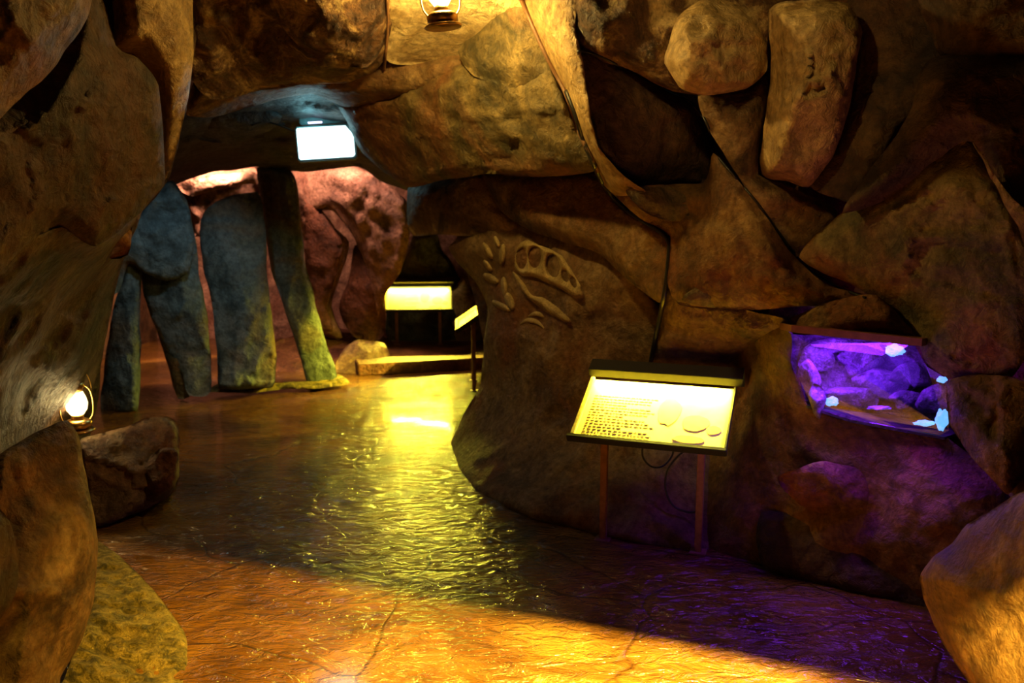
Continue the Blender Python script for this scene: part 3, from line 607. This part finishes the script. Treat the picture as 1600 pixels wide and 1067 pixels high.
# ------------------------------------------------------------------ information signs
def make_sign(loc, yaw, w, l, tilt, zf, post_z0, label, big=True, seed=1):
    up = 0.0 if big else 0.03
    t = empty('information_sign', loc, yaw); tag(t, label, 'sign', 'lit reading desks with printed panels')
    rot = Matrix.Rotation(tilt, 3, 'X')
    def T(x, y, z): return rot @ Vector((x, y, z)) + Vector((0, 0, zf))
    def pbox(bm, c, s, bev=0.0): box(bm, T(*c), s, rot, bev)
    # tray: a shallow black frame open at the top
    bm = bmesh.new()
    pbox(bm, (0, l / 2, -0.02), (w + .02, l + .02, 0.018), .003)
    pbox(bm, (0, -0.012, -0.004), (w + .03, 0.026, 0.04), .004)
    pbox(bm, (w / 2 + .006, l / 2, -0.002), (0.012, l, 0.03), .003)
    from_bm('tray', bm, M['frame'], t)
    # hood holding the light tube
    bm = bmesh.new()
    pbox(bm, (0.02, l + .027, 0.074), (w + .05, 0.092, 0.008), .002)
    pbox(bm, (0.02, l + .065, 0.012), (w + .05, 0.012, 0.10), .003)
    pbox(bm, (0.02, l - .016, 0.052 + up / 2), (w + .05, 0.006, 0.048 - up), .002)
    from_bm('hood', bm, M['frame'], t)
    bm = bmesh.new()
    tube(bm, [T(-w / 2 + .03, l + .045, .045), T(w / 2 - .03, l + .045, .045)], 0.008, 10)
    from_bm('light_tube', bm, M['tube'], t, True)
    bm = bmesh.new(); pbox(bm, (0, l / 2, -0.008), (w - .004, l - .004, 0.006), .001)
    sh = from_bm('printed_panel', bm, M['sheet'], t)
    bm = bmesh.new(); pbox(bm, (-w / 2 + .01, l / 2, 0.004), (0.022, l, 0.02), .003)
    from_bm('side_rail', bm, M['rail'], t)
    rnd = random.Random(seed); bm = bmesh.new()
    rows = 15
    for k in range(rows):                                             # lines of small print
        y = l * (0.05 + 0.047 * k); x = -w / 2 + .05; end = -w / 2 + w * (0.30 if k % 4 == 3 else rnd.uniform(0.46, 0.52))
        while x < end:
            ww = rnd.uniform(.008, .024)
            pbox(bm, (x + ww / 2, y, -0.0045), (ww, 0.0055, 0.0012)); x += ww + .006
    from_bm('text_lines', bm, M['ink'], sh)
    for k, (cx, cy, sx, sy) in enumerate(((.08, .24, .11, .20), (.22, .17, .13, .12), (.31, .13, .07, .06), (.20, .05, .15, .05))):
        bm = bmesh.new(); cx *= w / .75; cy *= l / .45; n = 18; ring = []
        for j in range(n):
            a = 2 * PI * j / n; q = .5 * (1 + .22 * noise.noise(Vector((math.cos(a) * 2, math.sin(a) * 2, k * 3.3 + seed))))
            ring.append((cx + sx * q * math.cos(a), cy + sy * q * math.sin(a)))
        lo_ = [bm.verts.new(T(x, y, -.0048)) for x, y in ring]; hi_ = [bm.verts.new(T(x, y, -.0036)) for x, y in ring]
        bm.faces.new(lo_[::-1]); bm.faces.new(hi_)
        for j in range(n): bm.faces.new((lo_[j], lo_[(j + 1) % n], hi_[(j + 1) % n], hi_[j]))
        from_bm('picture', bm, M['picture'], sh)
    # posts
    for sx in (-1, 1):
        x = sx * w * 0.33; y = l * 0.5 * math.cos(tilt); top = zf + (l * .5) * math.sin(tilt) - 0.02
        bm = bmesh.new(); box(bm, (x, y, (top + post_z0) / 2), (0.035, 0.035, top - post_z0), None, .004)
        p_ = from_bm('post', bm, M['post'], t)
        bm = bmesh.new(); box(bm, (x, y, post_z0 + .005), (0.08, 0.08, 0.01), None, .003)
        from_bm('foot_plate', bm, M['post'], p_)
    # the light of the tube
    ld = bpy.data.lights.new('sign_tube_light', 'AREA'); ld.shape = 'RECTANGLE'; ld.size = w * .92; ld.size_y = 0.012
    ld.spread = math.radians(100); ld.energy = 80.0 if big else 62; ld.color = (1.0, 0.80, 0.055)
    lo = bpy.data.objects.new('sign_tube_light', ld); C.objects.link(lo); lo.parent = t
    lo.location = T(0, l + .03 - up * .8, .026 + up * .5)
    d = T(0, l * .3, 0) - T(0, l + .035, .026)
    lo.rotation_euler = d.to_track_quat('-Z', 'Y').to_euler()
    return t
near = make_sign((0.64, 3.86, 0), -0.355, 0.745, 0.451, 0.49, 0.605, 0.0, 'nearest lit sign, in front of the rock pier below the fossil', seed=2)
far = make_sign((-1.104, 9.627, 0), 0.094, 0.78, 0.432, 0.595, 0.573, 0.125, 'farthest lit sign, facing the corridor from the raised step', False, seed=5)
mid = make_sign((-0.527, 8.014, 0), -1.506, 0.76, 0.36, 0.60, 0.615, 0.0, 'lit sign seen nearly edge-on, half hidden by the rock pier', False, seed=8)

# cables hanging under the near sign
def cable(name, pts, rad, mat, label, cat='cable', group=None):
    bm = bmesh.new(); o0 = pts[0]; tube(bm, [p - o0 for p in pts], rad, 8)
    o = from_bm(name, bm, M[mat], None, True, o0); return tag(o, label, cat, group)
cable('cable', spline([P(1004, 696, 4.1), P(1005, 715, 4.1), P(1018, 729, 4.1), P(1036, 728, 4.12), P(1050, 712, 4.14), P(1052, 698, 4.14)], 6), .0055, 'cable', 'small black cable loop hanging below the nearest sign')
cable('cable', spline([P(1080, 698, 4.12), P(1060, 712, 4.13), P(1043, 735, 4.14), P(1040, 765, 4.14), P(1052, 790, 4.12), P(1075, 800, 4.1), P(1092, 799, 4.07)], 6), .006, 'cable', 'long black cable curving down to the right post of the nearest sign')
cable('cable', surf_line([(885, 142), (900, 180), (910, 215), (925, 250), (945, 292), (975, 325), (1010, 348), (1044, 372), (1045, 400), (1040, 450), (1028, 510), (1015, 572)], 0.02), .013, 'cable', 'thick black cable running down the rock to the nearest sign')
cable('conduit', surf_line([(806, -20), (828, 30), (848, 75), (868, 115), (884, 145), (896, 185), (912, 222), (935, 268)], 0.02), .012, 'conduit', 'brown conduit down the bright ridge from the ceiling', 'conduit')
cable('conduit', surf_line([(604, -20), (606, 30), (604, 70), (600, 110)], 0.02), .008, 'conduit', 'thin vertical conduit left of the hanging lantern', 'conduit')
cable('cable', surf_line([(902, 80), (930, 84), (985, 112), (1040, 140), (1085, 163), (1108, 200), (1118, 240), (1150, 278), (1190, 325), (1240, 395), (1290, 440), (1352, 465)], 0.006, 5, 4), .006, 'cable', 'long thin dark strand along the crack in the right rock wall')  # thin tube drawn along the dark crack line in the rock
# joint box where conduits meet
# ------------------------------------------------------------------ hurricane lanterns
def make_lantern(base, s, label, rz=0.3, tilt=0.0):
    t = empty('hurricane_lantern', base, rz); tag(t, label, 'lantern', 'brass hurricane lanterns'); t.scale = (s, s, s); t.rotation_euler = (0, tilt, rz)
    bm = bmesh.new(); lathe(bm, [(0.0, 0), (.085, 0.0), (.09, .008), (.08, .016), (.055, .02)]); from_bm('base', bm, M['brass'], t, True)
    bm = bmesh.new(); lathe(bm, [(.055, .02), (.072, .03), (.074, .055), (.06, .068), (.03, .074), (.0, .075)]); from_bm('fuel_tank', bm, M['brass'], t, True)
    bm = bmesh.new(); lathe(bm, [(.0, .07), (.03, .07), (.034, .085), (.03, .1), (.0, .1)]); bn = from_bm('burner', bm, M['brass'], t, True)
    bm = bmesh.new(); lathe(bm, [(.0, .10), (.016, .108), (.026, .13), (.022, .16), (.010, .195), (.0, .215)], 16); from_bm('flame', bm, M['flame'], bn, True)
    bm = bmesh.new(); lathe(bm, [(.034, .10), (.054, .13), (.060, .165), (.052, .20), (.036, .235), (.034, .235), (.050, .20), (.058, .165), (.052, .13), (.032, .10)]); from_bm('glass_globe', bm, M['globe'], t, True)
    bm = bmesh.new(); lathe(bm, [(.0, .30), (.02, .298), (.045, .28), (.05, .262), (.038, .25), (.036, .235), (.0, .235)]); from_bm('chimney_cap', bm, M['brass'], t, True)
    for sx in (-1, 1):
        bm = bmesh.new(); tube(bm, spline([(sx * .06, 0, .05), (sx * .088, 0, .09), (sx * .092, 0, .17), (sx * .075, 0, .24), (sx * .03, 0, .275)], 5), .0045, 8); from_bm('side_tube', bm, M['brass'], t, True)
    bm = bmesh.new(); tube(bm, [(.09 * math.cos(a), 0, .23 + .15 * math.sin(a)) for a in [PI * i / 16 for i in range(17)]], .0022, 6); from_bm('handle', bm, M['brass'], t, True)
    return t
SC = 0.98
lb = P(693, 44, 4.0)
make_lantern(lb, SC, 'glowing hurricane lantern hanging under the ceiling at the top', 0.2, -0.10)
top_ = lb + Vector((0, 0, .37 * SC))
bm = bmesh.new(); tube(bm, [Vector((0, 0, 0)), Vector((0, 0, 3.78 - top_.z))], .004, 8)
tag(from_bm('chain', bm, M['cable'], None, True, top_), 'thin dark hanger holding the upper lantern', 'hanger')
low = P(123, 674, 4.62)
make_lantern(low, 1.0, 'glowing hurricane lantern standing on the boulder at the left', 0.9)
light('POINT', low + Vector((0, 0, .15)), 5, (1.0, 0.66, 0.2), None, 'lantern_flame_light', shadow_soft_size=0.045)

# ------------------------------------------------------------------ flood light box in the tunnel
t = empty('flood_light', CY, 0.12); t.scale = (.9, .9, .9); tag(t, 'bright white and cyan flood light box under the tunnel roof', 'lamp')
t.rotation_euler = (math.radians(-6), math.radians(-4), 0.12)
bm = bmesh.new()
box(bm, (0, .07, 0), (.50, .10, .30), None, .012); from_bm('housing', bm, M['floodbody'], t)
bm = bmesh.new()
fp = [(-.235, -.12), (-.225, -.132), (.215, -.132), (.235, -.115), (.235, .05), (.175, .13), (-.225, .13), (-.235, .12)]
lo_ = [bm.verts.new((x, .02, z)) for x, z in fp]; hi_ = [bm.verts.new((x, .0, z)) for x, z in fp]
bm.faces.new(lo_); bm.faces.new(hi_[::-1])
for j in range(8): bm.faces.new((lo_[j], lo_[(j + 1) % 8], hi_[(j + 1) % 8], hi_[j]))
from_bm('glowing_face', bm, M['flood'], t)
for sx in (-.08, .14):
    bm = bmesh.new(); box(bm, (sx, .06, .19 + sx * .1), (.12, .03, .012), None, .004); from_bm('lamp_slot', bm, M['slot'], t)
bm = bmesh.new(); box(bm, (.02, .10, .205), (.46, .09, .07), None, .01); from_bm('ballast', bm, M['floodbody'], t)
bm = bmesh.new(); tube(bm, spline([(-.26, .08, .12), (-.36, .08, .17), (-.5, .1, .22), (-.62, .12, .20)], 5), .007, 8); from_bm('power_lead', bm, M['cable'], t, True)
for sx in (-.15, .15):
    bm = bmesh.new(); tube(bm, [(sx, .12, .2), (sx, .12, .55)], .01, 8); from_bm('bracket', bm, M['floodbody'], t, True)

# ------------------------------------------------------------------ mineral niche
Nr = Rock()
Nr.piece('violetrock', Z([(1205, 480), (1340, 480), (1500, 490), (1520, 600), (1520, 720), (1400, 720), (1230, 690), (1205, 600)], [4.15, 4.1, 4.0, 3.95, 3.95, 3.95, 4.05, 4.1]), thick=0.0, sheet=True, amp=0.05, seed=101, res=5, back=.05, freq=2.6)
for i, (x, y, w_, h_, d_) in enumerate([(1275, 560, 30, 26, 4.0), (1262, 600, 20, 34, 3.85), (1345, 565, 34, 24, 4.0), (1385, 600, 50, 24, 3.95), (1330, 620, 52, 18, 3.9), (1425, 585, 34, 22, 3.9), (1460, 625, 30, 24, 3.8), (1300, 540, 40, 12, 4.0), (1420, 625, 30, 14, 3.85), (1277, 625, 13, 26, 3.72)]):
    n = 9
    Nr.piece('violetrock', Z([(x + w_ * math.cos(2 * PI * k / n) * (1 + .2 * math.sin(k * 2.3 + i)), y + h_ * math.sin(2 * PI * k / n) * (1 + .2 * math.cos(k * 1.7 + i))) for k in range(n)], d_), thick=0.09, r=0.06, amp=0.03, seed=102 + i, res=4, back=.12, freq=2.6, wob=1.5)
t = empty('display_niche', P(1360, 680, 3.6)); tag(t, 'violet-lit mineral display window let into the right wall', 'display case')
ni = Nr.build('rock_lining', t, P(1360, 680, 3.6)); ni.location = (0, 0, 0)
org = P(1360, 680, 3.6)
def quadprism(pts, dv):
    bm = bmesh.new(); a = [bm.verts.new(p - org) for p in pts]; b_ = [bm.verts.new(p - org + dv) for p in pts]; n = len(pts)
    bm.faces.new(a[::-1]); bm.faces.new(b_)
    for i in range(n): bm.faces.new((a[i], a[(i + 1) % n], b_[(i + 1) % n], b_[i]))
    return bm
wd = [3.72, 3.66, 3.58, 3.5, 3.46, 3.4, 3.4, 3.4, 3.42, 3.5, 3.6, 3.7, 3.7, 3.72, 3.73]
from_bm('glass_pane', quadprism([P(a, b, d + .03) for (a, b), d in zip(WIN, wd)], Vector((.002, .005, 0))), M['glass'], t)
# floor shelf of the niche and the top board
from_bm('shelf', quadprism([P(1262, 634, 3.72), P(1330, 656, 3.62), P(1400, 669, 3.54), P(1476, 683, 3.45), P(1520, 668, 3.95), P(1240, 625, 4.1)], Vector((0, 0, -.012))), M['slate'], t)
from_bm('top_board', quadprism([P(1236, 519, 3.52), P(1440, 541, 3.24), P(1500, 530, 4.0), P(1210, 512, 4.1)], Vector((0, 0, .03))), M['ledge'], t)
def crystal(px, py, d, s, seed, label, mat='mineral', squash=(1, 1, 1), name='mineral_specimen', z=None):
    r = random.Random(seed); bm = bmesh.new(); bmesh.ops.create_icosphere(bm, subdivisions=4, radius=1.0)
    for v in bm.verts:
        q = v.co.copy(); k = 1 + .35 * noise.noise(q * 1.6 + Vector((seed, 0, 0))) + .22 * noise.noise(q * 4.2 + Vector((0, seed, 0))) + .1 * noise.noise(q * 9)
        v.co = Vector((q.x * squash[0], q.y * squash[1], q.z * squash[2])) * k * s
    o = from_bm(name, bm, M[mat], None, True, P(px, py, d)); return tag(o, label, 'mineral', 'glowing minerals in the violet niche')
crystal(1398, 547, 3.72, .036, 1, 'turquoise glowing mineral at the top of the violet window', squash=(1.1, .6, .75))
crystal(1472, 593, 3.50, .018, 2, 'turquoise glowing mineral at the right edge, halfway up the window', squash=(1.1, .6, .8))
crystal(1299, 627, 3.74, .026, 3, 'turquoise glowing mineral at the left bottom of the window', squash=(1.2, .6, .8))
crystal(1444, 661, 3.52, .026, 4, 'low flat turquoise mineral left of the corner one', squash=(1.6, .6, .45))
crystal(1472, 655, 3.47, .034, 5, 'tall turquoise glowing mineral in the lower right window corner', squash=(.75, .6, 1.25))
crystal(1374, 637, 3.78, .05, 6, 'pale flat mineral slice lying in the middle of the shelf', 'palemineral', (1.1, .5, .16))

# ------------------------------------------------------------------ fossil in the pier
FO = surf(850, 430)
t = empty('dinosaur_fossil', FO); tag(t, 'dinosaur skull fossil in relief on the rock pier above the nearest sign', 'fossil')
def relief(name, outline, holes, th, seed, res=2.5, parent=t, rr_=0.04):
    r0 = Rock(); poly = []
    for a, b in outline:
        h = surf(a, b); poly.append((a, b, h.y + .02))
    r0.piece('bone', poly, thick=th, r=rr_, back=.03, res=res, amp=0.004, facets=0, seed=seed, holes=holes, wob=.6, freq=3)
    o = r0.build(name, None, FO); o.parent = parent; o.location = (0, 0, 0); return o
def ell(cx, cy, rx, ry, n=14, rot=0.0):
    return [(cx + rx * math.cos(a) * math.cos(rot) - ry * math.sin(a) * math.sin(rot), cy + rx * math.cos(a) * math.sin(rot) + ry * math.sin(a) * math.cos(rot)) for a in [2 * PI * i / n for i in range(n)]]
relief('skull', [(803, 418), (804, 395), (812, 378), (826, 374), (842, 382), (860, 388), (878, 398), (893, 420), (908, 445), (914, 464), (900, 468), (880, 455), (852, 442), (834, 434), (816, 432)],
       [ell(815, 404, 7, 15), ell(836, 402, 9, 16), ell(864, 415, 9, 17, rot=-.15), ell(883, 431, 3.5, 8, rot=-.3), ell(896, 441, 3, 8, rot=-.4)], .075, 111)
relief('lower_jaw', [(798, 422), (808, 428), (822, 445), (832, 460), (850, 464), (868, 476), (886, 492), (896, 502), (884, 505), (858, 492), (836, 476), (818, 460), (806, 442)], [], .075, 112)
for i, (x, y, a, b, ro) in enumerate([(762, 392, 5, 13, -.5), (776, 378, 4, 9, -.4), (785, 398, 5, 15, .1), (762, 415, 4, 10, -.6), (767, 435, 12, 6, .5), (788, 448, 5, 14, -.1), (796, 470, 6, 14, -.4), (783, 478, 14, 5, .5)]):
    relief('vertebra', ell(x, y, a * 1.3, b * 1.25, 9, ro), [], .06, 113 + i, 2.5, t, .03)
for pts in ([(813, 507), (822, 501), (832, 501), (842, 505), (850, 513)], [(826, 494), (836, 490), (845, 492), (850, 496)]):
    q = surf_line(pts, 0.0, 5, 2); bm = bmesh.new(); n = len(q)
    tube(bm, [p - FO for p in q], [.004 + .012 * math.sin(PI * min(max(i / (n - 1), .04), .96)) for i in range(n)], 8)
    from_bm('rib', bm, M['bone'], t, True)
